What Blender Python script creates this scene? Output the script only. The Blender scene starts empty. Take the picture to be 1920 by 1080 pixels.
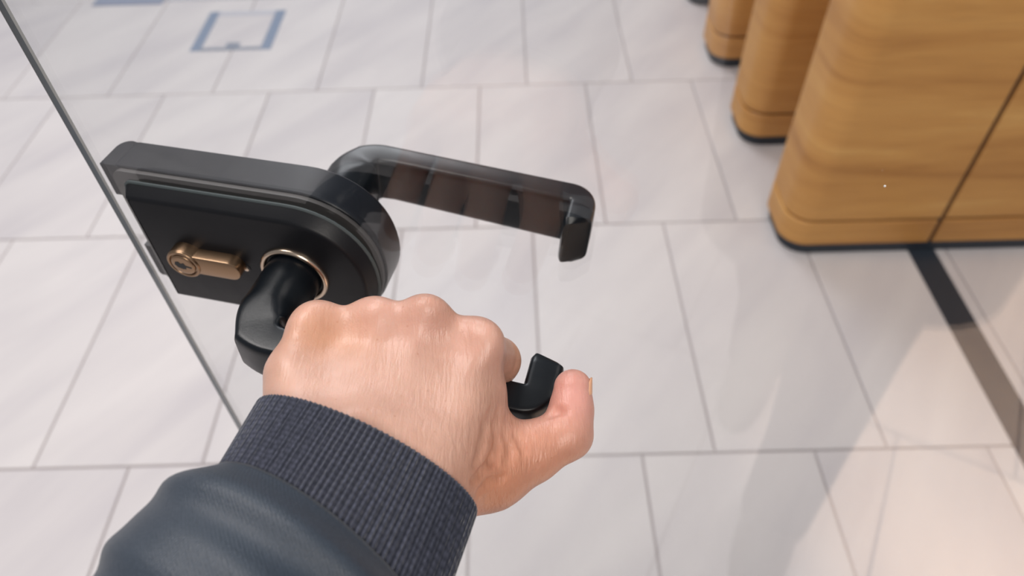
import bpy, math, random
import numpy as np
from mathutils import Vector, Matrix

sc = bpy.context.scene
COL = sc.collection
random.seed(7)
H = 1.28
# ------------------------------------------------------------------ camera
CR = np.array([0.99964625, -0.01399375, -0.02261753])
CU = np.array([0.02557781, 0.73892471, 0.67330235])
CF = np.array([0.00729062 * -1, 0.67364267, -0.73902124])
CAM = np.array([0.0, 0.0, H])
cd = bpy.data.cameras.new('camera')
cam = bpy.data.objects.new('camera', cd)
COL.objects.link(cam)
cam.matrix_world = Matrix(((CR[0], CU[0], -CF[0], CAM[0]), (CR[1], CU[1], -CF[1], CAM[1]), (CR[2], CU[2], -CF[2], CAM[2]), (0, 0, 0, 1)))
cd.sensor_width = 36
cd.lens = 1361.21 * 36 / 1920
cd.clip_start = 0.01
cd.dof.use_dof = True
cd.dof.focus_distance = 0.272
cd.dof.aperture_fstop = 9.5
sc.camera = cam
# ------------------------------------------------------------------ world, lights, exposure
w = bpy.data.worlds.new('world')
sc.world = w
w.use_nodes = True
bg = w.node_tree.nodes['Background']
bg.inputs[0].default_value = (0.93, 0.95, 1.0, 1)
bg.inputs[1].default_value = 0.30


def area(name, loc, target, size, power, color, sizey=None):
    l = bpy.data.lights.new(name, 'AREA')
    l.energy = power
    l.color = color
    l.shape = 'RECTANGLE'
    l.size = size
    l.size_y = sizey or size
    o = bpy.data.objects.new(name, l)
    COL.objects.link(o)
    o.location = loc
    o.rotation_euler = (Vector(target) - Vector(loc)).to_track_quat('-Z', 'Y').to_euler()
    return o


area('ceiling_panel_light', (-0.9, 0.9, 3.0), (-0.9, 0.9, 0), 1.2, 50, (1.0, 0.95, 0.92))
area('ceiling_panel_light', (-0.5, 3.4, 3.0), (-0.5, 3.4, 0), 1.2, 56, (0.93, 0.95, 1.0))
area('ceiling_panel_light', (0.5, -1.7, 3.0), (0.5, -1.0, 0), 1.0, 44, (1.0, 0.93, 0.86))
area('ceiling_panel_light', (2.2, 0.2, 3.0), (1.4, 0.9, 0.3), 0.8, 8, (1.0, 0.90, 0.78))
spl = bpy.data.lights.new('added_warm_spot', 'SPOT')  # added unseen lamp, brightens the near floor mirrored in the glass
spl.energy = 640
spl.color = (1.0, 0.62, 0.36)
spl.spot_size = math.radians(26)
spl.spot_blend = 0.6
spl.shadow_soft_size = 0.08
so = bpy.data.objects.new('added_warm_spot', spl)
COL.objects.link(so)
so.location = (1.3, -1.2, 3.0)
so.rotation_euler = (Vector((0.80, -0.74, 0)) - Vector((1.3, -1.2, 3.0))).to_track_quat('-Z', 'Y').to_euler()
sc.view_settings.view_transform = 'Standard'
sc.view_settings.look = 'None'
sc.view_settings.gamma = 1
sc.view_settings.use_curve_mapping = False
sc.view_settings.exposure = 0.02


# ------------------------------------------------------------------ helpers
def s2l(c):
    return tuple((x / 255 / 12.92 if x / 255 <= 0.04045 else ((x / 255 + 0.055) / 1.055) ** 2.4) for x in c)


def empty(name, loc, label=None, cat=None, group=None, kind=None):
    o = bpy.data.objects.new(name, None)
    o.empty_display_size = 0.05
    COL.objects.link(o)
    o.location = loc
    return tag(o, label, cat, group, kind)


def tag(o, label=None, cat=None, group=None, kind=None):
    if label: o['label'] = label
    if cat: o['category'] = cat
    if group: o['group'] = group
    if kind: o['kind'] = kind
    return o


def wloc(o):
    v = np.zeros(3)
    while o is not None:
        v = v + np.array(o.location)
        o = o.parent
    return v


def obj(name, V, Fc, m, parent=None, smooth=None, origin=None):
    """verts in world coordinates -> one mesh object whose origin is the centre of its own verts"""
    V = np.asarray(V, float)
    o_w = V.mean(0) if origin is None else np.array(origin, float)
    me = bpy.data.meshes.new(name)
    me.from_pydata((V - o_w).tolist(), [], [tuple(int(i) for i in f) for f in Fc])
    me.materials.append(m)
    if smooth is not None:
        me.shade_smooth()
        if smooth < 180:
            me.set_sharp_from_angle(angle=math.radians(smooth))
    me.update()
    o = bpy.data.objects.new(name, me)
    COL.objects.link(o)
    o.location = o_w - (wloc(parent) if parent else 0)
    if parent: o.parent = parent
    return o


def loft(rings, cap0=True, cap1=True, closed=True):
    n = len(rings[0])
    V = np.concatenate(rings)
    Fc = []
    for i in range(len(rings) - 1):
        for j in range(n if closed else n - 1):
            k = (j + 1) % n
            Fc.append((i * n + j, i * n + k, (i + 1) * n + k, (i + 1) * n + j))
    if cap0: Fc.append(tuple(range(n))[::-1])
    if cap1: Fc.append(tuple(range((len(rings) - 1) * n, len(rings) * n)))
    return V, Fc


def merge(*ms):
    V = []; Fc = []; n = 0
    for v, f in ms:
        V.append(np.asarray(v, float))
        Fc += [tuple(i + n for i in q) for q in f]
        n += len(v)
    return np.concatenate(V), Fc


# material helpers
def mat(name, color=(0.5, 0.5, 0.5), rough=0.5, metal=0.0, **kw):
    m = bpy.data.materials.new(name)
    m.use_nodes = True
    b = m.node_tree.nodes['Principled BSDF']
    b.inputs['Base Color'].default_value = (*color, 1)
    b.inputs['Roughness'].default_value = rough
    b.inputs['Metallic'].default_value = metal
    for k, v in kw.items():
        b.inputs[k].default_value = v
    return m


def N(m, t, **kw):
    n = m.node_tree.nodes.new(t)
    for k, v in kw.items():
        if k.startswith('_'):
            setattr(n, k[1:], v)
        else:
            n.inputs[k.replace('__', ' ')].default_value = v
    return n


def L(m, a, ao, b, bi):
    m.node_tree.links.new(a.outputs[ao], b.inputs[bi])


def ramp(m, stops):
    r = N(m, 'ShaderNodeValToRGB')
    e = r.color_ramp.elements
    while len(e) < len(stops): e.new(0.5)
    for i, (p, c) in enumerate(stops):
        e[i].position = p
        e[i].color = (*c, 1) if len(c) == 3 else c
    return r


def coords(m, scale=(1, 1, 1), rot=(0, 0, 0), src='Object', geo=False):
    mp = N(m, 'ShaderNodeMapping')
    mp.inputs['Scale'].default_value = scale
    mp.inputs['Rotation'].default_value = rot
    if geo:
        g = N(m, 'ShaderNodeNewGeometry')
        L(m, g, 'Position', mp, 'Vector')
    else:
        g = N(m, 'ShaderNodeTexCoord')
        L(m, g, src, mp, 'Vector')
    return mp


def bump(m, tex, out, strength=0.3, dist=0.001, prev=None):
    b = m.node_tree.nodes['Principled BSDF']
    bp = N(m, 'ShaderNodeBump')
    bp.inputs['Strength'].default_value = strength
    bp.inputs['Distance'].default_value = dist
    L(m, tex, out, bp, 'Height')
    if prev: L(m, prev, 'Normal', bp, 'Normal')
    L(m, bp, 'Normal', b, 'Normal')
    return bp


# ------------------------------------------------------------------ materials
def tile_mat():
    m = mat('floor_tile_stone', rough=0.42)
    b = m.node_tree.nodes['Principled BSDF']
    mp0 = coords(m, (1, 1, 1), (0, 0, math.radians(-52)), geo=True)
    oj = N(m, 'ShaderNodeObjectInfo')
    cx = N(m, 'ShaderNodeCombineXYZ')
    ml = N(m, 'ShaderNodeMath', _operation='MULTIPLY')
    ml.inputs[1].default_value = 9.0
    L(m, oj, 'Random', ml, 0)
    L(m, ml, 'Value', cx, 'Z')
    ad = N(m, 'ShaderNodeVectorMath', _operation='ADD')
    L(m, mp0, 'Vector', ad, 0)
    L(m, cx, 'Vector', ad, 1)
    mp = N(m, 'ShaderNodeMapping')
    mp.inputs['Scale'].default_value = (1.5, 7.0, 1.0)
    L(m, ad, 'Vector', mp, 'Vector')
    n1 = N(m, 'ShaderNodeTexNoise', Scale=1.1, Detail=4.0, Roughness=0.5, Distortion=0.3)
    L(m, mp, 'Vector', n1, 'Vector')
    r1 = ramp(m, [(0.3, s2l((203, 198, 200))), (0.52, s2l((213, 208, 208))), (0.72, s2l((220, 215, 214)))])
    L(m, n1, 'Fac', r1, 'Fac')
    # each tile slightly its own tone
    oi = N(m, 'ShaderNodeObjectInfo')
    r2 = ramp(m, [(0.0, (0.955, 0.95, 0.955)), (1.0, (1.0, 1.0, 1.0))])
    L(m, oi, 'Random', r2, 'Fac')
    mx = N(m, 'ShaderNodeMix', _data_type='RGBA', _blend_type='MULTIPLY')
    mx.inputs[0].default_value = 1.0
    L(m, r1, 'Color', mx, 6)
    L(m, r2, 'Color', mx, 7)
    L(m, mx, 2, b, 'Base Color')
    mp2 = coords(m, (1, 1, 1), geo=True)
    n2 = N(m, 'ShaderNodeTexNoise', Scale=60.0, Detail=3.0)
    L(m, mp2, 'Vector', n2, 'Vector')
    bump(m, n2, 'Fac', 0.1, 0.0008)
    return m


def wood_mat():
    m = mat('oak_veneer', rough=0.48)
    b = m.node_tree.nodes['Principled BSDF']
    mp = coords(m, (0.8, 0.8, 8.0), geo=True)
    n1 = N(m, 'ShaderNodeTexNoise', Scale=1.5, Detail=6.0, Roughness=0.6, Distortion=0.6)
    L(m, mp, 'Vector', n1, 'Vector')
    r1 = ramp(m, [(0.28, s2l((176, 118, 54))), (0.45, s2l((206, 148, 76))), (0.6, s2l((217, 160, 86))), (0.78, s2l((238, 188, 112)))])
    L(m, n1, 'Fac', r1, 'Fac')
    mp2 = coords(m, (8, 8, 240.0), geo=True)
    n2 = N(m, 'ShaderNodeTexNoise', Scale=1.0, Detail=3.0)
    L(m, mp2, 'Vector', n2, 'Vector')
    r2 = ramp(m, [(0.3, (0.86, 0.84, 0.82)), (0.6, (1, 1, 1))])
    L(m, n2, 'Fac', r2, 'Fac')
    mx = N(m, 'ShaderNodeMix', _data_type='RGBA', _blend_type='MULTIPLY')
    mx.inputs[0].default_value = 1.0
    L(m, r1, 'Color', mx, 6)
    L(m, r2, 'Color', mx, 7)
    L(m, mx, 2, b, 'Base Color')
    bump(m, n2, 'Fac', 0.15, 0.0006)
    return m


def black_metal(name, col, rough, bumps=0.12, spec=0.5):
    m = mat(name, s2l(col), rough, **{'Specular IOR Level': spec})
    mp = coords(m, (1, 1, 1))
    n2 = N(m, 'ShaderNodeTexNoise', Scale=900.0, Detail=2.0)
    L(m, mp, 'Vector', n2, 'Vector')
    n3 = N(m, 'ShaderNodeTexNoise', Scale=90.0, Detail=4.0)
    L(m, mp, 'Vector', n3, 'Vector')
    r = ramp(m, [(0.35, (rough - 0.02,) * 3), (0.7, (rough + 0.05,) * 3)])
    L(m, n3, 'Fac', r, 'Fac')
    L(m, r, 'Color', m.node_tree.nodes['Principled BSDF'], 'Roughness')
    bump(m, n2, 'Fac', bumps, 0.0002)
    return m


def glass_mat():
    """one face of the pane: Fresnel reflection over clear transmission (the pane has two such faces)"""
    m = bpy.data.materials.new('clear_glass_face')
    m.use_nodes = True
    nt = m.node_tree
    nt.nodes.clear()
    out = N(m, 'ShaderNodeOutputMaterial')
    mix = N(m, 'ShaderNodeMixShader')
    tr = N(m, 'ShaderNodeBsdfTransparent')
    tr.inputs[0].default_value = (0.95, 0.955, 0.955, 1)
    gl = N(m, 'ShaderNodeBsdfGlossy')
    gl.inputs['Roughness'].default_value = 0.0
    gl.inputs['Color'].default_value = (1, 1, 1, 1)
    lw = N(m, 'ShaderNodeFresnel')
    lw.inputs['IOR'].default_value = 1.5
    geo = N(m, 'ShaderNodeNewGeometry')
    L(m, geo, 'True Normal', lw, 'Normal')
    # a back-face hit would read as leaving the glass; use the entering ratio on both faces
    mix2 = N(m, 'ShaderNodeMix', _data_type='FLOAT')
    L(m, geo, 'Backfacing', mix2, 0)
    mix2.inputs[2].default_value = 1.5
    mix2.inputs[3].default_value = 1 / 1.5
    L(m, mix2, 0, lw, 'IOR')
    L(m, lw, 'Fac', mix, 'Fac')
    L(m, tr, 'BSDF', mix, 1)
    L(m, gl, 'BSDF', mix, 2)
    L(m, mix, 'Shader', out, 'Surface')
    return m


M = {}
M['tile'] = tile_mat()
M['grout'] = mat('grout', s2l((168, 160, 160)), 0.8)
M['wood'] = wood_mat()
M['plinth'] = mat('black_plinth', s2l((32, 40, 50)), 0.5)
M['gap'] = mat('dark_gap', s2l((74, 54, 44)), 0.7)
M['strip'] = mat('dark_floor_strip', s2l((40, 48, 58)), 0.4)
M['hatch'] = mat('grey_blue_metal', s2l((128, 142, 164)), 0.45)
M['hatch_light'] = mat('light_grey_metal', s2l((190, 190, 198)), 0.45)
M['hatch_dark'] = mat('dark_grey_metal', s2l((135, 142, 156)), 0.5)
M['matgrey'] = mat('blue_grey_mat', s2l((140, 148, 168)), 0.8)
M['black'] = black_metal('satin_black_metal', (11, 16, 22), 0.30, 0.12, 0.36)
M['plate'] = black_metal('matt_black_plate', (20, 21, 25), 0.40, 0.12, 0.24)
M['case'] = black_metal('worn_black_case', (17, 21, 29), 0.36, 0.12, 0.30)
M['gasket'] = mat('grey_gasket', s2l((70, 78, 80)), 0.6)
M['gasket_pale'] = mat('pale_gasket', s2l((74, 72, 72)), 0.5)
M['steel'] = mat('satin_steel_ring', s2l((205, 185, 165)), 0.22, 1.0)
M['tinted_nickel'] = mat('nickel_cylinder', s2l((158, 130, 104)), 0.3, 1.0)  # brown tint paints in the wood and skin reflected by the metal
M['keyhole'] = mat('keyhole_dark', (0.004, 0.004, 0.005), 0.5)
M['glass'] = glass_mat()
M['edge'] = mat('polished_glass_edge', s2l((70, 82, 90)), 0.15)
M['edge'].node_tree.nodes['Principled BSDF'].inputs['Transmission Weight'].default_value = 0.35
M['bevel_edge'] = mat('ground_glass_edge', s2l((175, 176, 176)), 0.35)
M['speck'] = mat('white_speck', (0.9, 0.88, 0.85), 0.6)


def skin_mat():
    m = mat('skin', rough=0.38)
    b = m.node_tree.nodes['Principled BSDF']
    at = N(m, 'ShaderNodeAttribute', _attribute_name='skin_tone_shade')
    mp = coords(m, (1, 1, 1))
    n1 = N(m, 'ShaderNodeTexNoise', Scale=70.0, Detail=4.0, Roughness=0.6)
    L(m, mp, 'Vector', n1, 'Vector')
    r1 = ramp(m, [(0.3, (0.90, 0.86, 0.84)), (0.65, (1.04, 1.04, 1.05))])
    L(m, n1, 'Fac', r1, 'Fac')
    mx = N(m, 'ShaderNodeMix', _data_type='RGBA', _blend_type='MULTIPLY')
    mx.inputs[0].default_value = 1.0
    L(m, at, 'Color', mx, 6)
    L(m, r1, 'Color', mx, 7)
    # freckles
    v = N(m, 'ShaderNodeTexVoronoi', Scale=190.0, Randomness=1.0)
    L(m, mp, 'Vector', v, 'Vector')
    r2 = ramp(m, [(0.03, (0.80, 0.66, 0.58)), (0.10, (1, 1, 1))])
    L(m, v, 'Distance', r2, 'Fac')
    mx2 = N(m, 'ShaderNodeMix', _data_type='RGBA', _blend_type='MULTIPLY')
    mx2.inputs[0].default_value = 0.55
    L(m, mx, 2, mx2, 6)
    L(m, r2, 'Color', mx2, 7)
    L(m, mx2, 2, b, 'Base Color')
    b.inputs['Subsurface Weight'].default_value = 0.28
    b.inputs['Subsurface Radius'].default_value = (1.0, 0.35, 0.18)
    b.inputs['Subsurface Scale'].default_value = 0.004
    # fine lines running along the hand, plus pores
    rotm = (0, 0, math.radians(-8))
    mp3 = coords(m, (1.0, 0.16, 0.3), rotm, src='Object')
    n3 = N(m, 'ShaderNodeTexNoise', Scale=900.0, Detail=2.0, Distortion=0.5)
    L(m, mp3, 'Vector', n3, 'Vector')
    v2 = N(m, 'ShaderNodeTexVoronoi', Scale=1300.0)
    L(m, mp, 'Vector', v2, 'Vector')
    b1 = bump(m, v2, 'Distance', 0.25, 0.00018)
    at2 = N(m, 'ShaderNodeAttribute', _attribute_name='wrinkle')
    ml = N(m, 'ShaderNodeMath', _operation='MULTIPLY')
    L(m, n3, 'Fac', ml, 0)
    L(m, at2, 'Fac', ml, 1)
    bump(m, ml, 'Value', 0.7, 0.0009, prev=b1)
    return m


def knit_mat():
    m = mat('ribbed_knit', s2l((62, 66, 82)), 0.85)
    b = m.node_tree.nodes['Principled BSDF']
    b.inputs['Sheen Weight'].default_value = 0.35
    b.inputs['Sheen Roughness'].default_value = 0.4
    uv = N(m, 'ShaderNodeUVMap')
    mp = N(m, 'ShaderNodeMapping')
    mp.inputs['Scale'].default_value = (320, 110, 1)
    L(m, uv, 'UV', mp, 'Vector')
    v = N(m, 'ShaderNodeTexVoronoi', Scale=1.0, Randomness=0.35)
    L(m, mp, 'Vector', v, 'Vector')
    bump(m, v, 'Distance', 0.8, 0.0006)
    r = ramp(m, [(0.0, s2l((76, 79, 96))), (0.6, s2l((44, 48, 62)))])
    L(m, v, 'Distance', r, 'Fac')
    L(m, r, 'Color', b, 'Base Color')
    return m


def sleeve_mat():
    m = mat('blue_grey_jersey', s2l((50, 60, 72)), 0.46)
    b = m.node_tree.nodes['Principled BSDF']
    b.inputs['Sheen Weight'].default_value = 0.12
    b.inputs['Sheen Roughness'].default_value = 0.35
    uv = N(m, 'ShaderNodeUVMap')
    mp = N(m, 'ShaderNodeMapping')
    mp.inputs['Scale'].default_value = (420, 260, 1)
    mp.inputs['Rotation'].default_value = (0, 0, 0.5)
    L(m, uv, 'UV', mp, 'Vector')
    v = N(m, 'ShaderNodeTexVoronoi', Scale=1.0, Randomness=0.3)
    L(m, mp, 'Vector', v, 'Vector')
    bump(m, v, 'Distance', 0.45, 0.0004)
    r = ramp(m, [(0.0, s2l((60, 70, 84))), (0.6, s2l((42, 51, 62)))])
    L(m, v, 'Distance', r, 'Fac')
    L(m, r, 'Color', b, 'Base Color')
    return m


M['skin'] = skin_mat()
M['knit'] = knit_mat()
M['sleeve'] = sleeve_mat()
M['nail'] = mat('fingernail', s2l((232, 176, 140)), 0.25)
M['trousers'] = mat('dark_trousers', s2l((38, 42, 52)), 0.85)
M['shoe'] = mat('dark_shoe', s2l((30, 30, 34)), 0.5)

# ------------------------------------------------------------------ floor: grout bed and single tiles
TW = 0.3375
rowsY = [-1.945, -1.28, -0.613, 0.0525, 0.7165, 1.3825, 2.0459, 2.7095, 3.375, 4.04]
offs = [0.11, 0.27, 0.06, -0.7753, -0.9688, -1.4534, -1.6403, -1.50, -1.66]
floor = empty('floor', (0, 0, 0), kind='structure')
XA, XB = -2.75, 2.75
obj('grout_bed', [(XA - 3, rowsY[0] - 2, -0.004), (XB + 3, rowsY[0] - 2, -0.004), (XB + 3, rowsY[-1] + 2, -0.004), (XA - 3, rowsY[-1] + 2, -0.004),
                  (XA - 3, rowsY[0] - 2, -0.05), (XB + 3, rowsY[0] - 2, -0.05), (XB + 3, rowsY[-1] + 2, -0.05), (XA - 3, rowsY[-1] + 2, -0.05)],
    [(0, 1, 2, 3), (7, 6, 5, 4), (0, 4, 5, 1), (1, 5, 6, 2), (2, 6, 7, 3), (3, 7, 4, 0)], M['grout'], floor)


def tile_mesh(x0, x1, y0, y1, zt=0.0):
    g = 0.0022; c = 0.0016
    a = [(x0 + g, y0 + g), (x1 - g, y0 + g), (x1 - g, y1 - g), (x0 + g, y1 - g)]
    b = [(x0 + g + c, y0 + g + c), (x1 - g - c, y0 + g + c), (x1 - g - c, y1 - g - c), (x0 + g + c, y1 - g - c)]
    V = [(x, y, -0.008) for x, y in a] + [(x, y, zt - c * 0.8) for x, y in a] + [(x, y, zt) for x, y in b]
    Fc = [(8, 9, 10, 11)] + [(k, (k + 1) % 4, 4 + (k + 1) % 4, 4 + k) for k in range(4)] + [(4 + k, 4 + (k + 1) % 4, 8 + (k + 1) % 4, 8 + k) for k in range(4)]
    return V, Fc


rest = []
shared = {}
for r in range(len(rowsY) - 1):
    y0, y1 = rowsY[r], rowsY[r + 1]
    k0 = math.floor((XA - 3 - offs[r]) / TW)
    k1 = math.ceil((XB + 3 - offs[r]) / TW)
    for k in range(k0, k1):
        x0 = offs[r] + k * TW
        if x0 < XA or x0 + TW > XB or r < 2:
            rest.append(tile_mesh(x0, x0 + TW, y0, y1))
            continue
        hgt = round(y1 - y0, 4)
        cxy = np.array([x0 + TW / 2, (y0 + y1) / 2, 0])
        if hgt in shared:
            o = bpy.data.objects.new('tile', shared[hgt])
            COL.objects.link(o)
            o.location = cxy
            o.parent = floor
        else:
            V, Fc = tile_mesh(x0, x0 + TW, y0, y1)
            o = obj('tile', V, Fc, M['tile'], floor, origin=cxy)
            shared[hgt] = o.data
        o.location.z = random.uniform(-0.0006, 0.0)
for yy in (rowsY[0] - 0.665 * 2, rowsY[0] - 0.665, rowsY[-1], rowsY[-1] + 0.665):
    for k in range(-17, 17):
        rest.append(tile_mesh(k * TW + 0.1, (k + 1) * TW + 0.1, yy, yy + 0.665))
V, Fc = merge(*rest)
tag(obj('tile_field', V, Fc, M['tile'], floor, origin=(0, 0, 0)), kind='stuff')


def slab(x0, x1, y0, y1, z0, z1, c=0.001):
    a = [(x0, y0), (x1, y0), (x1, y1), (x0, y1)]
    b = [(x0 + c, y0 + c), (x1 - c, y0 + c), (x1 - c, y1 - c), (x0 + c, y1 - c)]
    V = [(x, y, z0) for x, y in a] + [(x, y, z1 - c) for x, y in a] + [(x, y, z1) for x, y in b]
    Fc = [(3, 2, 1, 0), (8, 9, 10, 11)] + [(k, (k + 1) % 4, 4 + (k + 1) % 4, 4 + k) for k in range(4)] + [(4 + k, 4 + (k + 1) % 4, 8 + (k + 1) % 4, 8 + k) for k in range(4)]
    return np.array(V, float), Fc


# dark strip let into the floor
V, Fc = slab(0.962, 1.028, -0.6, 1.262, -0.004, 0.0016)
tag(obj('floor_strip', V, Fc, M['strip']), 'long dark flat strip let into the floor tiles, running up to the nearest wooden cabinet', 'floor strip')

# floor socket hatch
hx0, hx1, hy0, hy1 = -1.113, -0.832, 2.312, 2.592
ht = empty('floor_hatch', ((hx0 + hx1) / 2, (hy0 + hy1) / 2, 0), 'square floor outlet hatch with a blue-grey metal frame, flush in the tiles', 'floor hatch')
for nm, a, mm in (('side_rail', (hx0, hx0 + 0.036, hy0, hy1), 'hatch'), ('side_rail', (hx1 - 0.036, hx1, hy0, hy1), 'hatch'),
                  ('far_rail', (hx0 + 0.036, hx1 - 0.036, hy1 - 0.032, hy1), 'hatch_light'), ('near_rail', (hx0 + 0.036, hx1 - 0.036, hy0, hy0 + 0.018), 'hatch_dark')):
    V, Fc = slab(*a, -0.004, 0.002)
    obj(nm, V, Fc, M[mm], ht)
V, Fc = slab(hx0 + 0.038, hx1 - 0.038, hy0 + 0.020, hy1 - 0.034, -0.004, 0.0014)
obj('lid_tile', V, Fc, M['tile'], ht)
V, Fc = slab(-0.995, -0.945, hy0 + 0.004, hy0 + 0.050, -0.002, 0.0034, 0.003)
obj('finger_pull', V, Fc, M['hatch_dark'], ht)

# floor mat just inside the frame top
fm = empty('floor_mat', (-1.1, 2.95, 0), 'thin blue-grey mat edge beyond the floor hatch', 'mat')
V, Fc = slab(-1.585, -1.32, 2.668, 3.25, 0.0, 0.006, 0.003)
obj('mat_border', V, Fc, M['matgrey'], fm)
V, Fc = slab(-1.318, -0.62, 2.69, 3.25, 0.0, 0.005, 0.003)
obj('mat_field', V, Fc, M['hatch_light'], fm)


# ------------------------------------------------------------------ wooden cabinets with rounded ends
def stad(x0, x1, y0, y1, r, n=10):
    """outline with rounded left corners, counter-clockwise"""
    pts = [(x1, y0), (x1, y1)]
    for i in range(n + 1):
        a = math.pi / 2 + (math.pi / 2) * i / n
        pts.append((x0 + r + r * math.cos(a), y1 - r + r * math.sin(a)))
    for i in range(n + 1):
        a = math.pi + (math.pi / 2) * i / n
        pts.append((x0 + r + r * math.cos(a), y0 + r + r * math.sin(a)))
    return pts


def prism(pts, z0, z1, c=0.002):
    P2 = np.array(pts)
    nx = np.roll(P2, -1, 0) - np.roll(P2, 1, 0)
    nrm = np.stack([nx[:, 1], -nx[:, 0]], 1)
    nrm /= np.linalg.norm(nrm, axis=1)[:, None]
    def ring(ins, z):
        q = P2 - nrm * ins
        return np.column_stack([q, np.full(len(q), z)])
    return loft([ring(c, z0), ring(0, z0 + c), ring(0, z1 - c), ring(c, z1)])


def cabinet(x0, y0, label):
    xe = 2.05; d = 0.2; top = 1.02; sx = 1.0; r = 0.062
    t = empty('wooden_cabinet', (x0 + 0.5, y0 + d / 2, 0), label, 'cabinet', 'wooden cabinets in a row')
    y1 = y0 + d
    V, Fc = prism(stad(x0 + 0.010, xe - 0.006, y0 + 0.006, y1 - 0.006, r * 0.95), 0.0, 0.030, 0.001)
    obj('plinth', V, Fc, M['plinth'], t, 30)
    V, Fc = prism(stad(x0 + 0.010, xe - 0.006, y0 + 0.009, y1 - 0.009, r * 0.95), 0.030, top - 0.004, 0.001)
    obj('carcass', V, Fc, M['gap'], t, 30)
    # lower boards and upper panels, split at the seam
    for nm, z0, z1 in (('lower_board', 0.032, 0.103), ('panel', 0.110, top - 0.03)):
        V, Fc = prism(stad(x0, sx - 0.006, y0, y1, r), z0, z1, 0.003)
        obj(nm, V, Fc, M['wood'], t, 30)
        V, Fc = prism([(xe, y0), (xe, y1), (sx + 0.006, y1), (sx + 0.006, y0)], z0, z1, 0.003)
        obj(nm, V, Fc, M['wood'], t, 30)
    V, Fc = prism(stad(x0 - 0.006, xe + 0.006, y0 - 0.006, y1 + 0.006, r), top - 0.028, top, 0.004)
    obj('worktop', V, Fc, M['wood'], t, 30)
    return t


cabinet(0.645, 1.252, 'nearest and largest oak veneer cabinet with rounded end, its seam meeting the dark floor strip')
cabinet(0.645, 1.690, 'second oak veneer cabinet, directly behind the nearest one')
cabinet(0.645, 2.110, 'third oak veneer cabinet, between the second cabinet and the one at the upper photo edge')
cabinet(0.645, 2.532, 'farthest wooden cabinet of the row, only its black plinth corner in view')

# ------------------------------------------------------------------ door frame of reference
S = 0.2
psi = math.radians(14.5)
DU = np.array([math.cos(psi), -math.sin(psi), 0])
DN = np.array([-math.sin(psi), -math.cos(psi), 0])
DZ = np.array([0, 0, 1.0])


def dp(u, t, wv):
    """door coordinates (u along the door, t towards the viewer from the cover plate, w height) -> world"""
    u, t, wv = np.broadcast_arrays(np.asarray(u, float), np.asarray(t, float), np.asarray(wv, float))
    return CAM + S * (u[..., None] * DU + (t[..., None] - 1) * DN + wv[..., None] * DZ)


TG0, TG1 = -0.036, -0.057       # glass faces
UE = -1.262
door = empty('door_1', dp(UE, TG0, -H / S) * np.array([1, 1, 0]), kind='structure')
wb, wt = -(H - 0.012) / S, 4.4
ur = 3.4
c = 0.004
A = [dp(u, t, ww) for (u, t) in ((UE + c, TG0), (ur, TG0), (ur, TG1), (UE + c, TG1)) for ww in (wb, wt)]
# faces: front and back of the pane
obj('glass_pane', A, [(0, 2, 3, 1), (4, 6, 7, 5)], M['glass'], door)
E = [dp(u, t, ww) for (u, t) in ((UE + c, TG0), (UE, TG0 - c), (UE, TG1 + c), (UE + c, TG1)) for ww in (wb, wt)]
eo = obj('glass_edge', E, [(1, 0, 2, 3), (3, 2, 4, 5), (5, 4, 6, 7)], M['edge'], door)
eo.data.materials.append(M['bevel_edge'])
eo.data.polygons[0].material_index = 1
eo.data.polygons[2].material_index = 1
# tiny dried speck on the pane
def blob(cn, r, seg=8):
    rings = []
    for i in range(1, seg):
        a = math.pi * i / seg
        rings.append(np.array([[cn[0] + r * math.sin(a) * math.cos(2 * math.pi * j / seg), cn[1] + r * math.sin(a) * math.sin(2 * math.pi * j / seg), cn[2] + r * math.cos(a)] for j in range(seg)]))
    return loft(rings)


def dpx(px, py, dist):
    d = (px - 960) * CR - (py - 540) * CU + 1361.21 * CF
    return CAM + d * (-(dist * S) / (d @ DN))


V, Fc = blob(dpx(1659, 349, 1.036), 0.0004)
obj('dust_speck', V, Fc, M['speck'], door)

# ------------------------------------------------------------------ door lock
AX, AZ = -0.79, -1.212           # lever axis
lock = empty('door_lock', dp(AX, 0, AZ), 'black lock with lever handles on both faces, clamped at the glass door edge', 'door handle')


def dshape(ul, wtop, wbot, uc, ra, rc, n=26, m=8):
    """outline (u,w): straight left side with small corner radii, big round right end"""
    wc = (wtop + wbot) / 2
    h = (wtop - wbot) / 2
    pts = []
    for i in range(n + 1):
        a = -math.pi / 2 + math.pi * i / n
        ex = 2.0 / 2.15
        pts.append((uc + ra * abs(math.cos(a)) ** ex, wc + h * math.copysign(abs(math.sin(a)) ** ex, math.sin(a))))
    for i in range(m + 1):
        a = math.pi / 2 + math.pi / 2 * i / m
        pts.append((ul + rc + rc * math.cos(a), wtop - rc + rc * math.sin(a)))
    for i in range(m + 1):
        a = math.pi + math.pi / 2 * i / m
        pts.append((ul + rc + rc * math.cos(a), wbot + rc + rc * math.sin(a)))
    return np.array(pts)


def plate(pts, prof):
    """prof: list of (inset, t)"""
    nx = np.roll(pts, -1, 0) - np.roll(pts, 1, 0)
    nrm = np.stack([nx[:, 1], -nx[:, 0]], 1)
    nrm /= np.linalg.norm(nrm, axis=1)[:, None]
    rings = []
    for ins, t in prof:
        q = pts - nrm * ins
        rings.append(dp(q[:, 0], t, q[:, 1]))
    return loft(rings[::-1])


def arc_prof(t0, t1, r, n=5, back=0.0):
    """square back at t0, rounded front edge at t1"""
    pr = [(back, t0)]
    for i in range(n + 1):
        a = math.pi / 2 * i / n
        pr.append((r * (1 - math.cos(a)), t1 - r + r * math.sin(a)))
    return pr


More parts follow.
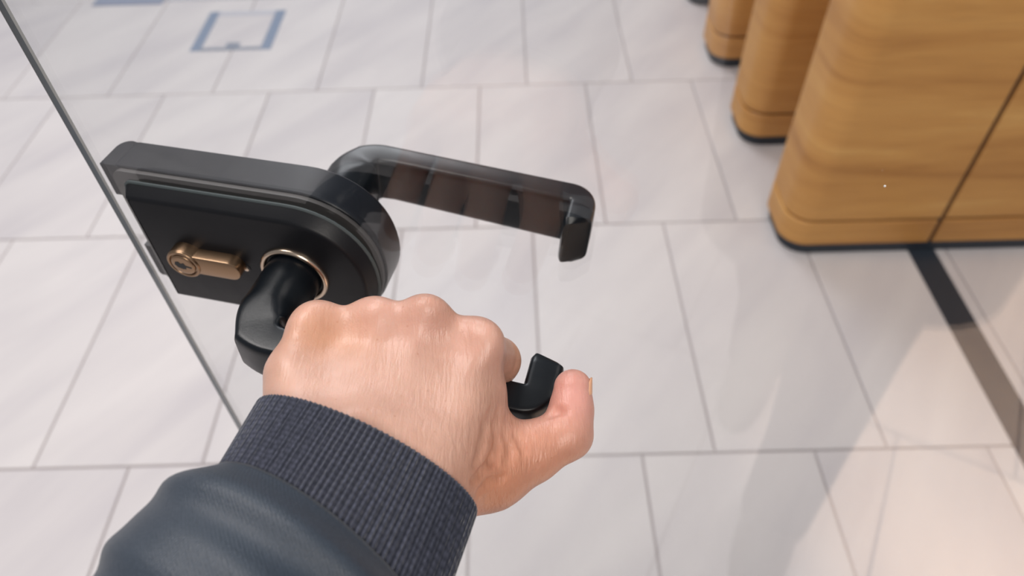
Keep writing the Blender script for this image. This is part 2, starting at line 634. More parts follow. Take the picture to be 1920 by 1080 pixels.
front = dshape(-1.182, -1.030, -1.392, AX + 0.004, 0.188, 0.022)
V, Fc = plate(front, [(0.004, TG0 + 0.001), (0.0, TG0 + 0.004), (0.003, TG0 + 0.009), (0.015, -0.007), (0.018, -0.003), (0.022, -0.0008), (0.027, 0.0)])
obj('cover_plate', V, Fc, M['plate'], lock, 28)
V, Fc = plate(dshape(-1.184, -1.026, -1.396, AX + 0.004, 0.192, 0.024), [(0, TG0 + 0.0002), (0, TG0 + 0.004), (0.003, TG0 + 0.006)])
obj('gasket', V, Fc, M['gasket'], lock, 28)
# rear lock case behind the glass: rounded far edge, left side notched
case = dshape(-1.236, -1.018, -1.404, AX + 0.004, 0.196, 0.02)
prc = [(0.0, -0.0685)]
V, Fc = plate(case, [(0.010, -0.166), (0.004, -0.163), (0.0, -0.157), (0.0, -0.071), (0.002, -0.0685)])
obj('lock_case', V, Fc, M['case'], lock, 28)
V, Fc = plate(dshape(-1.232, -1.024, -1.398, AX + 0.004, 0.190, 0.03), [(0.0, -0.0685), (0.0, TG1 - 0.0004), (0.002, TG1 - 0.0002)])
go = obj('gasket', V, Fc, M['gasket_pale'], lock, 28)
go['label'] = 'pale grey gasket'
# overhanging upper corner of the case (rounded at the back) and the latch bolt
lip = []
q = [(-1.262, -0.069), (-1.22, -0.069), (-1.21, -0.157)]
nb = 8
for i in range(nb + 1):
    a = math.pi / 2 * i / nb
    q.append((-1.262 + 0.030 - 0.030 * math.sin(a), -0.161 + 0.030 - 0.030 * math.cos(a)))
q = np.array(q)
rr = [dp(q[:, 0], q[:, 1], ww) for ww in (-1.112, -1.022)]
q2 = q.copy(); q2[:, 0] = q2[:, 0].mean() + (q2[:, 0] - q2[:, 0].mean()) * 0.93
rr.append(dp(q2[:, 0], q2[:, 1], -1.0195))
V, Fc = loft(rr[::-1])
obj('case_corner', V, Fc, M['case'], lock, 28)
V, Fc = plate(np.array([(-1.20, -1.385), (-1.20, -1.275), (-1.257, -1.275), (-1.257, -1.375), (-1.25, -1.385)]), [(0.002, -0.15), (0, -0.148), (0, TG1 - 0.008), (0.002, TG1 - 0.006)])
obj('latch_bolt', V, Fc, M['case'], lock, 28)


# euro profile cylinder
def ring_uw(uc, wc, r, t, n=40):
    a = np.linspace(0, 2 * math.pi, n, endpoint=False)
    return dp(uc + r * np.cos(a), t, wc + r * np.sin(a))


def turned(uc, wc, prof, n=40, cap0=True, cap1=True):
    return loft([ring_uw(uc, wc, r, t, n) for r, t in prof][::-1], cap1, cap0)


KU, KW, KR = -1.060, -1.208, 0.0425
pts = []
hw = 0.0285
a0 = math.asin(hw / KR)
for i in range(29):
    a = a0 + (2 * math.pi - 2 * a0) * i / 28
    pts.append((KU + KR * math.cos(a), KW + KR * math.sin(a)))
xe = KU + 0.145 - hw
pts.append((KU + KR * math.cos(a0) + 0.006, KW - hw))
for i in range(13):
    a = -math.pi / 2 + math.pi * i / 12
    pts.append((xe + hw * math.cos(a), KW + hw * math.sin(a)))
pts.append((KU + KR * math.cos(a0) + 0.006, KW + hw))
V, Fc = plate(np.array(pts), [(0.0, -0.01), (0.0, 0.027), (0.0008, 0.0292), (0.002, 0.030)])
cyl = obj('lock_cylinder', V, Fc, M['tinted_nickel'], lock, 35)
cyl['label'] = 'brushed nickel lock cylinder'
V, Fc = turned(KU, KW, [(KR * 0.96, 0.028), (KR * 0.96, 0.0325), (KR * 0.92, 0.034), (KR * 0.82, 0.034), (KR * 0.79, 0.0325), (KR * 0.79, 0.030)], cap1=False, cap0=False)
obj('rim', V, Fc, M['tinted_nickel'], cyl, 50)
V, Fc = turned(KU, KW, [(KR * 0.71, 0.0285), (KR * 0.71, 0.0335), (KR * 0.67, 0.035), (KR * 0.5, 0.0352)])
obj('plug', V, Fc, M['tinted_nickel'], cyl, 50)
kh = np.array([(-0.4, 0.22), (-0.5, 0.0), (-0.36, -0.2), (-0.1, -0.3), (0.12, -0.28), (0.16, -0.12), (0.5, -0.16), (0.52, -0.06), (0.16, 0.02), (0.1, 0.2), (-0.1, 0.12), (-0.2, 0.26)]) * KR
kh = np.column_stack([KU + kh[:, 0], KW + kh[:, 1]])
V, Fc = loft([dp(kh[:, 0], 0.0345, kh[:, 1]), dp(kh[:, 0], 0.0356, kh[:, 1])])
obj('keyhole', V, Fc, M['keyhole'], cyl)
V, Fc = turned(-0.918, KW - 0.012, [(0.012, -0.001), (0.012, 0.0012), (0.009, 0.0014)], 20)
obj('screw_recess', V, Fc, M['keyhole'], lock)
V, Fc = turned(-0.917, KW - 0.014, [(0.0065, 0.001), (0.0065, 0.003), (0.004, 0.0042)], 16)
obj('grub_screw', V, Fc, M['steel'], lock, 60)


# lever handles
def rot2(a, b, ang):
    return AX + a * math.cos(ang) - b * math.sin(ang), AZ + a * math.sin(ang) + b * math.cos(ang)


def lever(sign, t_base, ang, part_name, label, drop=0.0, grow=-0.010, chamf=0.034, AE=0.622, slant=0.018, hyg=0.060, dropg=0.0, sq=0.30):
    """sign +1 towards the viewer. local depth d measured from t_base"""
    path = []   # (a, d)
    D = 0.224; R1 = 0.064; R2 = 0.036; RET = 0.105
    for d in np.linspace(-0.004, D - R1, 9): path.append((0.0, d))
    for i in range(1, 15):
        a = math.pi / 2 * i / 14
        path.append((R1 - R1 * math.cos(a), D - R1 + R1 * math.sin(a)))
    for a in np.linspace(R1, AE - R2, 16)[1:]: path.append((a, D))
    for i in range(1, 13):
        a = math.pi / 2 * i / 12
        path.append((AE - R2 + R2 * math.sin(a), D - R2 + R2 * math.cos(a)))
    for d in np.linspace(D - R2, RET, 6)[1:]: path.append((AE, d))
    path = np.array(path)
    seg = np.linalg.norm(np.diff(path, axis=0), axis=1)
    s = np.concatenate([[0], np.cumsum(seg)])
    tan = np.gradient(path, axis=0)
    tan /= np.linalg.norm(tan, axis=1)[:, None]
    nor = np.stack([-tan[:, 1], tan[:, 0]], 1)      # outward side (away from door on the grip)
    s_el0 = D - R1 - 0.05
    s_el1 = D - R1 + 0.8 * R1
    rings = []
    NP = 44
    fi = np.linspace(0, 2 * math.pi, NP, endpoint=False)
    stot = s[-1]
    for k in range(len(path)):
        f = min(1, max(0, (s[k] - s_el0) / (s_el1 - s_el0)))
        f = f * f * (3 - 2 * f)
        hx = 0.0655 * (1 - f) + 0.036 * f
        hy = 0.0655 * (1 - f) + hyg * f
        e = 2.0 * (1 - f) + 7.0 * f
        g = min(1, max(0, (s[k] - s_el1) / (stot - s_el1)))
        hy += grow * g
        fi_ = min(1, max(0, (s[k] - (D - R1 + 0.5 * R1)) / (1.1 * R1 + 0.03)))
        fi_ = fi_ * fi_ * (3 - 2 * fi_)
        hin = 0.0655 * (1 - fi_) + 0.036 * fi_
        # rounded tip
        tail = (stot - s[k])
        if tail < 0.012:
            sh = 0.86 + 0.14 * math.sqrt(max(0, 1 - (1 - tail / 0.012) ** 2))
            hx *= sh; hy *= sh
        cx = np.sign(np.cos(fi)) * np.abs(np.cos(fi)) ** (2 / e) * hx
        if tail > 0.02: cx = np.where(cx < 0, cx * hin / hx, cx)
        cy = np.sign(np.sin(fi)) * np.abs(np.sin(fi)) ** (2 / e) * hy
        # the outer lower side of the grip is drawn in
        out = np.clip(cx / hx, 0, 1)
        low = np.clip(-cy / hy, 0, 1)
        cy = cy + f * chamf * out * low * (0.4 + 0.6 * g) - (drop + dropg * g) * f
        # square the outside of the first bend a little
        an = math.atan2(nor[k, 1], -nor[k, 0])
        if s[k] < D + R1 and -nor[k, 0] > 0.02:
            k2 = sq * (1 / max(abs(nor[k, 0]), abs(nor[k, 1])) - 1)
            cx = cx + np.clip(cx / hx, 0, 1) * k2 * (R1 + hx)
        a = path[k, 0] + nor[k, 0] * cx
        d = path[k, 1] + nor[k, 1] * cx
        if tail < 0.03:                      # slanted end face
            d = d + slant * (1 - tail / 0.03) * np.clip(cx / hx * 0.5 + 0.5, 0, 1)
        uu, ww = rot2(a, cy, ang)
        rings.append(dp(uu, t_base + sign * d, ww))
    if sign > 0:
        pass
    V, Fc = loft(rings if sign < 0 else [r[::-1] for r in rings])
    o = obj(part_name, V, Fc, M['black'], lock, 40)
    o['label'] = label
    return o


lf = lever(1, 0.0, math.radians(-3.2), 'lever_handle', 'black lever handle gripped by the hand')
lr = lever(-1, -0.20, math.radians(-4.4), 'lever_handle', 'black lever handle on the far side of the glass', 0.014, 0.013, 0.02, 0.604, 0.030, 0.067, 0.017, 0.14)
V, Fc = turned(AX, AZ, [(0.083, -0.002), (0.083, 0.005), (0.081, 0.009), (0.0775, 0.0115), (0.0735, 0.011), (0.0705, 0.0075), (0.069, 0.0)], 64, False, False)
ring = obj('rose_ring', V, Fc, M['steel'], lf, 50)
ring['label'] = 'thin bright steel ring'
V, Fc = turned(AX, AZ, [(0.094, -0.16), (0.094, -0.174), (0.088, -0.18), (0.06, -0.18)], 48)
obj('rear_rose', V, Fc, M['black'], lock, 40)


# ------------------------------------------------------------------ the person
def cp(px, py, z):
    """point seen towards (px,py) at depth z, in camera-frame metres"""
    return np.array([(px - 960) / 1361.21 * z, -(py - 540) / 1361.21 * z, z])


def c2w(Q):
    Q = np.asarray(Q, float)
    return CAM + Q[..., 0:1] * CR + Q[..., 1:2] * CU + Q[..., 2:3] * CF


person = empty('person', (0.1, -0.38, 0), 'person in a dark jacket gripping the door lever with the left hand', 'person')

# implicit hand: smooth union of rounded cones, meshed with surface nets
VX = 0.00085
lo = np.array([-0.100, -0.112, 0.185]); hi = np.array([0.042, 0.012, 0.356])
nx, ny, nz = [int((hi[i] - lo[i]) / VX) + 1 for i in range(3)]
gx = (lo[0] + VX * np.arange(nx)).astype(np.float32)[:, None, None]
gy = (lo[1] + VX * np.arange(ny)).astype(np.float32)[None, :, None]
gz = (lo[2] + VX * np.arange(nz)).astype(np.float32)[None, None, :]
field = np.full((nx, ny, nz), 0.05, np.float32)


def region(pts, pad):
    a = np.min(pts, 0) - pad; b = np.max(pts, 0) + pad
    i0 = np.maximum(((a - lo) / VX).astype(int), 0)
    i1 = np.minimum(((b - lo) / VX).astype(int) + 2, [nx, ny, nz])
    return tuple(slice(i0[k], max(i0[k], i1[k])) for k in range(3))


def cone(a, ra, b, rb, k=0.005, sub=False):
    global field
    a = np.asarray(a, float); b = np.asarray(b, float)
    sl = region([a, b], max(ra, rb) + 0.016)
    X = gx[sl[0]]; Y = gy[:, sl[1]]; Z = gz[:, :, sl[2]]
    ba = b - a
    l2 = max(ba @ ba, 1e-12)
    h = ((X - a[0]) * ba[0] + (Y - a[1]) * ba[1] + (Z - a[2]) * ba[2]) / l2
    h = np.clip(h, 0, 1)
    d = np.sqrt((X - a[0] - ba[0] * h) ** 2 + (Y - a[1] - ba[1] * h) ** 2 + (Z - a[2] - ba[2] * h) ** 2) - (ra + (rb - ra) * h)
    f = field[sl]
    if sub:
        d = -d
        hh = np.clip(0.5 - 0.5 * (f - d) / k, 0, 1)
        field[sl] = f * (1 - hh) + d * hh + k * hh * (1 - hh)
    else:
        hh = np.clip(0.5 + 0.5 * (f - d) / k, 0, 1)
        field[sl] = f * (1 - hh) + d * hh - k * hh * (1 - hh)


J = {
    'pinky': [(580, 800, .243, .0150), (566, 705, .250, .0108), (597, 614, .262, .0085), (622, 622, .302, .0080), (612, 690, .322, .0072), (600, 758, .316, .0066)],
    'ring': [(630, 835, .240, .0150), (672, 715, .251, .0118), (703, 610, .262, .0092), (722, 632, .306, .0086), (707, 704, .328, .0078), (692, 778, .320, .0072)],
    'middle': [(700, 865, .239, .0155), (752, 735, .250, .0125), (796, 609, .260, .0096), (818, 640, .304, .0092), (803, 724, .327, .0082), (788, 802, .318, .0076)],
    'index': [(770, 885, .239, .0150), (830, 765, .252, .0125), (885, 651, .262, .0100), (932, 676, .291, .0092), (896, 760, .321, .0084), (878, 832, .313, .0077)],
}
CJ = {f: [(cp(*q[:3]), q[3]) for q in v] for f, v in J.items()}
for f, v in CJ.items():                       # metacarpals
    cone(v[0][0], v[0][1], v[1][0], v[1][1], 0.012)
    cone(v[1][0], v[1][1], v[2][0], v[2][1], 0.008)
# palm filling below the metacarpals
cone(cp(640, 700, .268), .0125, cp(820, 720, .268), .0135, 0.012)
cone(cp(640, 790, .262), .0150, cp(800, 830, .262), .0160, 0.012)
# wrist and forearm inside the cuff
cone(cp(640, 840, .236), .0175, cp(760, 905, .238), .0175, 0.012)
AD = np.array([.365, .72, .58]); AD /= np.linalg.norm(AD)
C0 = cp(687, 862, .238)
side = np.cross(AD, [0, 0, 1.0]); side /= np.linalg.norm(side)
for o_ in (-0.0145, 0.0145):
    cone(C0 + side * o_ + AD * 0.012, .0185, C0 + side * o_ - AD * 0.050, .0185, 0.012)
# thumb side muscle
cone(cp(845, 860, .250), .0145, cp(893, 735, .262), .0108, 0.009)
# thumb
T = [(cp(812, 905, .250), .0150), (cp(918, 877, .262), .0138), (cp(995, 848, .265), .0108), (cp(1062, 813, .268), .0094), (cp(1071, 770, .271), .0079), (cp(1074, 728, .273), .0072)]
for i in range(5):
    cone(T[i][0], T[i][1], T[i + 1][0], T[i + 1][1], 0.007 if i < 2 else 0.003)
# web between thumb and index
cone(cp(905, 800, .266), .0090, cp(905, 850, .262), .0110, 0.010)
# fingers
for f, v in CJ.items():
    cone(v[2][0], v[2][1], v[3][0], v[3][1], 0.005)
    cone(v[3][0], v[3][1], v[4][0], v[4][1], 0.0022)
    cone(v[4][0], v[4][1], v[5][0], v[5][1], 0.0022)
# knuckle heads and tendons
KN = {'pinky': (594, 611, .2545, .0062), 'ring': (706, 605, .2545, .0068), 'middle': (797, 599, .2530, .0072), 'index': (903, 643, .2555, .0070)}
for f, q in KN.items():
    cone(cp(*q[:3]), q[3], cp(*q[:3]) + 1e-5, q[3], 0.0065)
for f in ('ring', 'middle', 'index'):
    v = CJ[f]; q = KN[f]
    back = v[1][0] + np.array([0, 0, -v[1][1] + .0012])
    cone(cp(*q[:3]) + np.array([0, 0, -0.001]), .0042, back, .0016, 0.005)
# flesh filling the gaps between the knuckles
kk = list(CJ)
for a_, b_ in zip(kk[:-1], kk[1:]):
    pa = CJ[a_][2][0] * 0.82 + CJ[a_][1][0] * 0.18; pb = CJ[b_][2][0] * 0.82 + CJ[b_][1][0] * 0.18
    cone(pa, .0082, pb, .0084, 0.007)
# folds at the base of the thumb
def surf(px, py, z0=0.20):
    d = cp(px, py, 1.0)
    for z in np.arange(z0, 0.34, 0.0004):
        p = ((d * z - lo) / VX)
        i_ = p.astype(int)
        if (i_ < 0).any() or (i_ >= np.array(field.shape)).any(): continue
        if field[i_[0], i_[1], i_[2]] < 0: return d * z
    return d * 0.262


def crease(pts, r, depth=0.0, k=0.0022):
    P_ = [surf(*q) for q in pts]
    for a_, b_ in zip(P_[:-1], P_[1:]):
        u_ = np.array([0, 0, -1.0]) * (r - depth)
        cone(a_ + u_, r, b_ + u_, r, k, sub=True)


crease([(938, 775), (932, 800), (936, 830), (925, 860), (905, 885)], .0016, 0.0011)
crease([(925, 770), (912, 800), (905, 835), (893, 870)], .0012, 0.0006)
crease([(950, 815), (958, 840), (955, 865)], .0012, 0.0005)
crease([(970, 815), (982, 845)], .0010, 0.0004)
crease([(1033, 776), (1045, 771), (1058, 771)], .0010, 0.0006)
crease([(900, 920), (915, 905), (940, 895)], .0010, 0.0003)
crease([(888, 900), (903, 885)], .0010, 0.0003)
# faint hollows on the back of the hand
for pts, r_, dp_ in ((((648, 600), (640, 660)), .014, .0008), (((750, 604), (738, 655)), .012, .0007), (((846, 632), (826, 690)), .012, .0006)):
    crease(pts, r_, dp_, 0.010)
# the grip presses the palm against the lever: carve the bar out of the flesh
ang = math.radians(-3.2)
for db in (-0.022, 0.022):
    p0 = rot2(0.02, db, ang); p1 = rot2(0.60, db, ang)
    def toc(Pw):
        r_ = Pw - CAM
        return np.array([r_ @ CR, r_ @ CU, r_ @ CF])
    cone(toc(dp(p0[0], 0.226, p0[1])), 0.0069, toc(dp(p1[0], 0.226, p1[1])), 0.0069, 0.002, sub=True)


def surface_nets(fl):
    ins = fl < 0
    cx, cy, cz = [n - 1 for n in fl.shape]
    c8 = [(i, j, k) for i in (0, 1) for j in (0, 1) for k in (0, 1)]
    cnt = np.zeros((cx, cy, cz), np.int8)
    for i, j, k in c8: cnt += ins[i:i + cx, j:j + cy, k:k + cz]
    act = (cnt > 0) & (cnt < 8)
    idx = np.full((cx, cy, cz), -1, np.int64)
    I = np.argwhere(act)
    idx[act] = np.arange(len(I))
    acc = np.zeros((len(I), 3)); num = np.zeros(len(I))
    for a in c8:
        for ax in range(3):
            if a[ax]: continue
            b = list(a); b[ax] = 1
            fa = fl[I[:, 0] + a[0], I[:, 1] + a[1], I[:, 2] + a[2]]
            fb = fl[I[:, 0] + b[0], I[:, 1] + b[1], I[:, 2] + b[2]]
            cr = (fa < 0) != (fb < 0)
            t = np.where(cr, fa / np.where(cr, fa - fb, 1), 0)
            p = np.tile(np.array(a, float), (len(I), 1)); p[:, ax] += t
            acc[cr] += p[cr]; num[cr] += 1
    V = I + acc / num[:, None]
    Fs = []
    for ax in range(3):
        o1, o2 = [(1, 2), (2, 0), (0, 1)][ax]
        sh = [slice(1, -1)] * 3; sh[ax] = slice(0, fl.shape[ax] - 1)
        nxt = list(sh); nxt[ax] = slice(1, fl.shape[ax])
        a = ins[tuple(sh)]; b = ins[tuple(nxt)]
        for flip, msk in ((False, a & ~b), (True, ~a & b)):
            E_ = np.argwhere(msk)
            E_[:, [q for q in range(3) if q != ax]] += 1
            def g(d1, d2):
                q = E_.copy(); q[:, o1] -= d1; q[:, o2] -= d2
                return idx[q[:, 0], q[:, 1], q[:, 2]]
            quad = np.stack([g(1, 1), g(0, 1), g(0, 0), g(1, 0)], 1)
            Fs.append(quad[:, ::-1] if flip else quad)
    return V, np.concatenate(Fs)


HV, HF = surface_nets(field)
HC = lo + HV * VX
# relax the net a little
nv = len(HC)
ed = np.concatenate([HF[:, [0, 1]], HF[:, [1, 2]], HF[:, [2, 3]], HF[:, [3, 0]]])
deg = np.bincount(ed.ravel(), minlength=nv)[:, None]
for lam in (0.5, -0.52) * 4:
    sm = np.zeros((nv, 3))
    for ax in range(3):
        sm[:, ax] = np.bincount(ed[:, 0], HC[ed[:, 1], ax], nv) + np.bincount(ed[:, 1], HC[ed[:, 0], ax], nv)
    HC = HC + lam * (sm / deg - HC)
hw_ = c2w(HC)
hand = obj('hand', hw_, HF, M['skin'], person, 180)
# local axes of the skin texture: keep object coordinates, store tone, some painted shade and wrinkle amount per vertex
base = np.array(s2l((204, 162, 143)))
tone = np.tile(base, (nv, 1))


def blendc(center, r, col, amt):
    d = np.linalg.norm(HC - center, axis=1)
    wgt = np.exp(-(d / r) ** 2)[:, None] * amt
    tone[:] = tone * (1 - wgt) + np.array(s2l(col)) * wgt


for f, q in KN.items(): blendc(cp(*q[:3]), 0.012, (228, 172, 154), 0.5)
blendc(cp(600, 630, .252), 0.010, (206, 152, 112), 0.6)
blendc(cp(660, 640, .245), 0.009, (206, 146, 100), 0.35)
blendc(cp(640, 700, .235), 0.016, (218, 176, 158), 0.6)
blendc(cp(760, 700, .235), 0.020, (220, 180, 164), 0.5)
blendc(cp(1070, 740, .265), 0.016, (234, 166, 156), 0.75)
blendc(cp(1010, 830, .255), 0.014, (228, 174, 154), 0.5)
blendc(cp(930, 900, .250), 0.019, (206, 134, 98), 0.75)  # shade at thumb base, under thumb and at wrist, painted as browner skin
blendc(cp(1040, 860, .262), 0.013, (200, 130, 96), 0.6)
blendc(cp(860, 950, .240), 0.014, (202, 134, 98), 0.6)
blendc(cp(960, 660, .290), 0.012, (206, 142, 104), 0.5)
ca = hand.data.color_attributes.new('skin_tone_shade', 'FLOAT_COLOR', 'POINT')
ca.data.foreach_set('color', np.column_stack([tone, np.ones(nv)]).ravel())
wr = 0.25 + 0.75 * np.exp(-(np.linalg.norm(HC - cp(890, 850, .25), axis=1) / 0.032) ** 2)
wa = hand.data.attributes.new('wrinkle', 'FLOAT', 'POINT')
wa.data.foreach_set('value', wr.astype(np.float32))

# thumbnail on the outer side of the tip
td = T[5][0] - T[3][0]; td /= np.linalg.norm(td)
nn = np.array([0.96, 0.0, 0.28]); nn -= td * (nn @ td); nn /= np.linalg.norm(nn)
bb = np.cross(td, nn)
rings = []
for sgn, off in ((1, 0.0004), (-1, -0.0003)):
    pass
gridV = []
nu, nvv = 9, 13
for j in range(nvv):
    s_ = -0.0065 + 0.0115 * j / (nvv - 1)
    wdt = 0.98 * math.sqrt(max(0.12, 1 - max(0, (j - 8) / 4.6) ** 2)) if j > 8 else 0.98
    rad = 0.0077 - (0.0008 * max(0, (j - 6)) / 6)
    for i in range(nu):
        a = math.radians(-52 + 104 * i / (nu - 1)) * wdt
        gridV.append(T[5][0] + td * s_ + (nn * math.cos(a) * rad * 0.93 + bb * math.sin(a) * rad) + nn * 0.0003)
gridV = np.array(gridV)
V2 = np.concatenate([gridV, gridV - nn * 0.0007])
nF = []
G = nu * nvv
for j in range(nvv - 1):
    for i in range(nu - 1):
        a = j * nu + i
        nF.append((a, a + 1, a + nu + 1, a + nu)); nF.append((G + a, G + a + nu, G + a + nu + 1, G + a + 1))
bd = list(range(nu)) + [nu * k + nu - 1 for k in range(1, nvv)] + [G - 1 - k for k in range(1, nu)] + [nu * k for k in range(nvv - 2, 0, -1)]
for k in range(len(bd)):
    a, b = bd[k], bd[(k + 1) % len(bd)]
    nF.append((a, G + a, G + b, b))
obj('fingernail', c2w(V2), nF, M['nail'], person, 60)


# ribbed cuff and sleeve, as tubes around the arm
mn = np.cross(side, AD)
if mn[2] > 0: mn = -mn                       # towards the camera
def uvobj(name, rings, uvs, m, parent, smooth=180):
    V, Fc = loft([c2w(r) for r in rings], False, False)
    o = obj(name, V, Fc, m, parent, smooth)
    n = len(rings[0])
    uvl = o.data.uv_layers.new(name='UVMap')
    for p in o.data.polygons:
        i, j = divmod(p.index, n)
        cs = [(i, j), (i, j + 1), (i + 1, j + 1), (i + 1, j)]
        for li, (a, b) in zip(p.loop_indices, cs):
            uvl.data[li].uv = (b / n, uvs[a])
    return o


NR = 132
SEG = NR * 6
th = np.linspace(0, 2 * math.pi, SEG, endpoint=False)
ct, st_ = np.cos(th), np.sin(th)             # ct along side, st towards the camera
ccx = 0.0
def border(t):                                # where the knitted cuff is sewn to the sleeve
    return 0.0363 + 0.0073 * np.cos(t) * SGN - 0.0063 * np.sin(t)


SGN = 1.0 if side[0] > 0 else -1.0            # +1: ct=1 is the right side
rings = []; uvs = []
prof = [(0.010, -0.0028), (0.004, -0.0030), (0.0008, -0.0022), (0.0, -0.0008)] + [(q, 0.0) for q in np.linspace(0.0012, 1.0, 40)]
for idx_, (q, dr) in enumerate(prof):
    if idx_ < 4:
        s_ = np.full(SEG, q); f = 0.0
    else:
        s_ = q * border(th); f = q
    ribs = 0.0006 * np.cos(NR * th) * min(1, max(0.15, (idx_ - 2) / 3))
    lft = 0.5 - 0.5 * ct * SGN
    A_ = 0.0398 + 0.003 * f * (1 - lft) - 0.0022 * f * lft + dr + ribs
    B_ = 0.0285 + 0.004 * f + dr + ribs
    # the elastic edge gathers slightly before the sleeve
    ring_ = C0 - AD * s_[:, None] + side * (A_ * ct)[:, None] + mn * (B_ * st_)[:, None]
    rings.append(ring_); uvs.append(float(s_.mean()) / 0.25)
sleeve_root = None
# sleeve path: forearm, elbow, upper arm, shoulder (camera-frame points)
def w2c(Pw):
    r_ = np.asarray(Pw, float) - CAM
    return np.array([r_ @ CR, r_ @ CU, r_ @ CF])


B0 = C0
elbow = C0 - AD * 0.275
sh = w2c((-0.075, -0.40, 1.36))
ctrl = [C0 - AD * 0.03, C0 - AD * 0.16, elbow, elbow * 0.5 + sh * 0.5 + np.array([-0.03, -0.02, 0.0]), sh]
def spl(t):
    n = len(ctrl) - 1
    k = min(int(t * n), n - 1); f = t * n - k
    p = [ctrl[max(k - 1, 0)], ctrl[k], ctrl[k + 1], ctrl[min(k + 2, n)]]
    return 0.5 * ((2 * p[1]) + (-p[0] + p[2]) * f + (2 * p[0] - 5 * p[1] + 4 * p[2] - p[3]) * f * f + (-p[0] + 3 * p[1] - 3 * p[2] + p[3]) * f ** 3)


srings = []; suv = []
thS = np.linspace(0, 2 * math.pi, 288, endpoint=False)
cS, sS = np.cos(thS), np.sin(thS)
qs = np.concatenate([np.linspace(0, 0.11, 90), np.linspace(0.11, 0.25, 30)[1:]])
right = cS * SGN                              # -1 left, +1 right
bS = border(thS)
for q in qs:
    s_ = bS + q - 0.002
    swell = 1 - np.exp(-(q / 0.0075) ** 1.3)
    A_ = (0.0392 + 0.0038 * (1 + right) * 0.5) + swell * (0.0100 - 0.0008 * right) + 0.05 * max(0, q - 0.04)
    B_ = 0.0328 + swell * 0.0095 + 0.06 * q
    ph = q + 0.0035 * np.sin(thS * 2 + 0.6) + 0.002 * np.sin(thS * 3 + 2.0)
    fold = 0.0036 * np.sin((ph - 0.0165) * 2 * math.pi / 0.021 - math.pi / 2) * np.clip((q - 0.003) / 0.008, 0, 1) * np.exp(-q / 0.055) * (0.72 + 0.28 * right)
    fold += 0.0010 * np.sin(ph * 2 * math.pi / 0.013 + 2 * thS) * np.clip((q - 0.012) / 0.02, 0, 1) * np.exp(-q / 0.06)
    off = -side * SGN * 0.004 * swell.mean() if hasattr(swell, 'mean') else 0
    ring_ = C0 - AD * s_[:, None] + side * ((A_ + fold) * cS)[:, None] + mn * ((B_ + fold) * sS)[:, None]
    srings.append(ring_); suv.append(q / 0.25)
# hem turned in under the swell
first = C0 - AD * (bS + 0.004)[:, None] + side * ((0.0365 + 0.003 * (1 + right)) * cS)[:, None] + mn * (0.0310 * sS)[:, None]
srings.insert(0, first); suv.insert(0, 0.0)
# upper arm
last = srings[-1].mean(0)
pts_ = [last + (w2c(c2w(elbow)) - last) * 0.5, elbow, elbow * 0.55 + sh * 0.45, sh]
prevax = -AD
for i, pt in enumerate(pts_):
    nxt = pts_[min(i + 1, 3)] if i < 3 else pt + (pt - pts_[i - 1])
    ax = nxt - (pts_[i - 1] if i else last); ax /= np.linalg.norm(ax)
    s1 = side - ax * (side @ ax); s1 /= np.linalg.norm(s1)
    m1 = np.cross(s1, ax)
    if m1 @ mn < 0: m1 = -m1
    ra = (0.060, 0.064, 0.066, 0.075)[i]
    srings.append(pt + s1 * (ra * cS)[:, None] + m1 * (ra * 0.9 * sS)[:, None])
    suv.append(1 + (i + 1) * 0.3)
sleeve = uvobj('jacket_sleeve', srings, suv, M['sleeve'], person)
cuff = uvobj('ribbed_cuff', rings, uvs, M['knit'], sleeve)


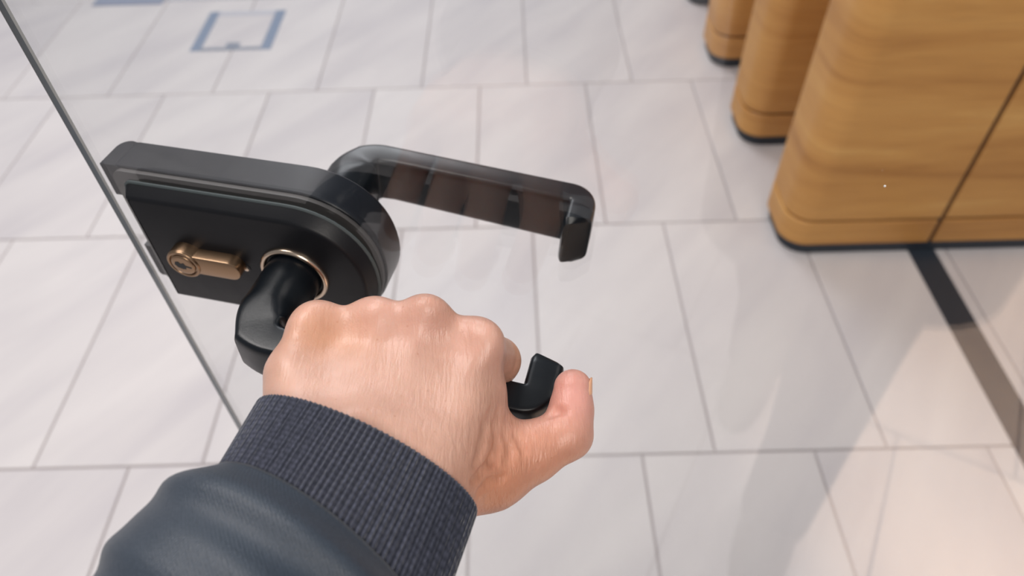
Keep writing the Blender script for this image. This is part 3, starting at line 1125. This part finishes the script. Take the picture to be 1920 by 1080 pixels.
# torso, trousers and shoes, standing just outside the frame (seen only as a dark reflection in the glass)
def body_loft(name, secs, m, n=40, e=2.4):
    rings = []
    a = np.linspace(0, 2 * math.pi, n, endpoint=False)
    for (x, y, z, rx, ry) in secs:
        rings.append(np.column_stack([x + rx * np.sign(np.cos(a)) * np.abs(np.cos(a)) ** (2 / e), y + ry * np.sign(np.sin(a)) * np.abs(np.sin(a)) ** (2 / e), np.full(n, z)]))
    V, Fc = loft(rings)
    return obj(name, V, Fc, m, person, 60)


PX, PY = 0.12, -0.42
body_loft('jacket', [(PX + 0.035, PY, 0.60, 0.195, 0.135), (PX + 0.025, PY, 0.80, 0.195, 0.135), (PX, PY, 0.98, 0.180, 0.125), (PX, PY, 1.10, 0.178, 0.12), (PX, PY, 1.25, 0.195, 0.12), (PX, PY - 0.01, 1.36, 0.205, 0.105), (PX, PY - 0.02, 1.42, 0.15, 0.08), (PX, PY - 0.02, 1.47, 0.07, 0.07)], M['sleeve'])
body_loft('trousers', [(PX + 0.10, PY + 0.10, 0.06, 0.060, 0.075), (PX + 0.095, PY + 0.08, 0.25, 0.062, 0.075), (PX + 0.085, PY + 0.03, 0.50, 0.075, 0.085), (PX + 0.08, PY, 0.75, 0.092, 0.105), (PX + 0.07, PY, 0.84, 0.095, 0.11)], M['trousers'])
body_loft('trousers', [(PX - 0.02, PY - 0.22, 0.06, 0.060, 0.075), (PX - 0.03, PY - 0.20, 0.25, 0.062, 0.075), (PX - 0.05, PY - 0.10, 0.50, 0.075, 0.085), (PX - 0.07, PY, 0.75, 0.092, 0.105), (PX - 0.06, PY, 0.84, 0.095, 0.11)], M['trousers'])
body_loft('shoe', [(PX + 0.10, PY + 0.14, 0.0, 0.048, 0.135), (PX + 0.10, PY + 0.14, 0.02, 0.050, 0.137), (PX + 0.10, PY + 0.12, 0.06, 0.045, 0.11), (PX + 0.10, PY + 0.10, 0.095, 0.042, 0.07)], M['shoe'])
body_loft('shoe', [(PX - 0.02, PY - 0.18, 0.0, 0.048, 0.135), (PX - 0.02, PY - 0.18, 0.02, 0.050, 0.137), (PX - 0.02, PY - 0.20, 0.06, 0.045, 0.11), (PX - 0.02, PY - 0.22, 0.095, 0.042, 0.07)], M['shoe'])
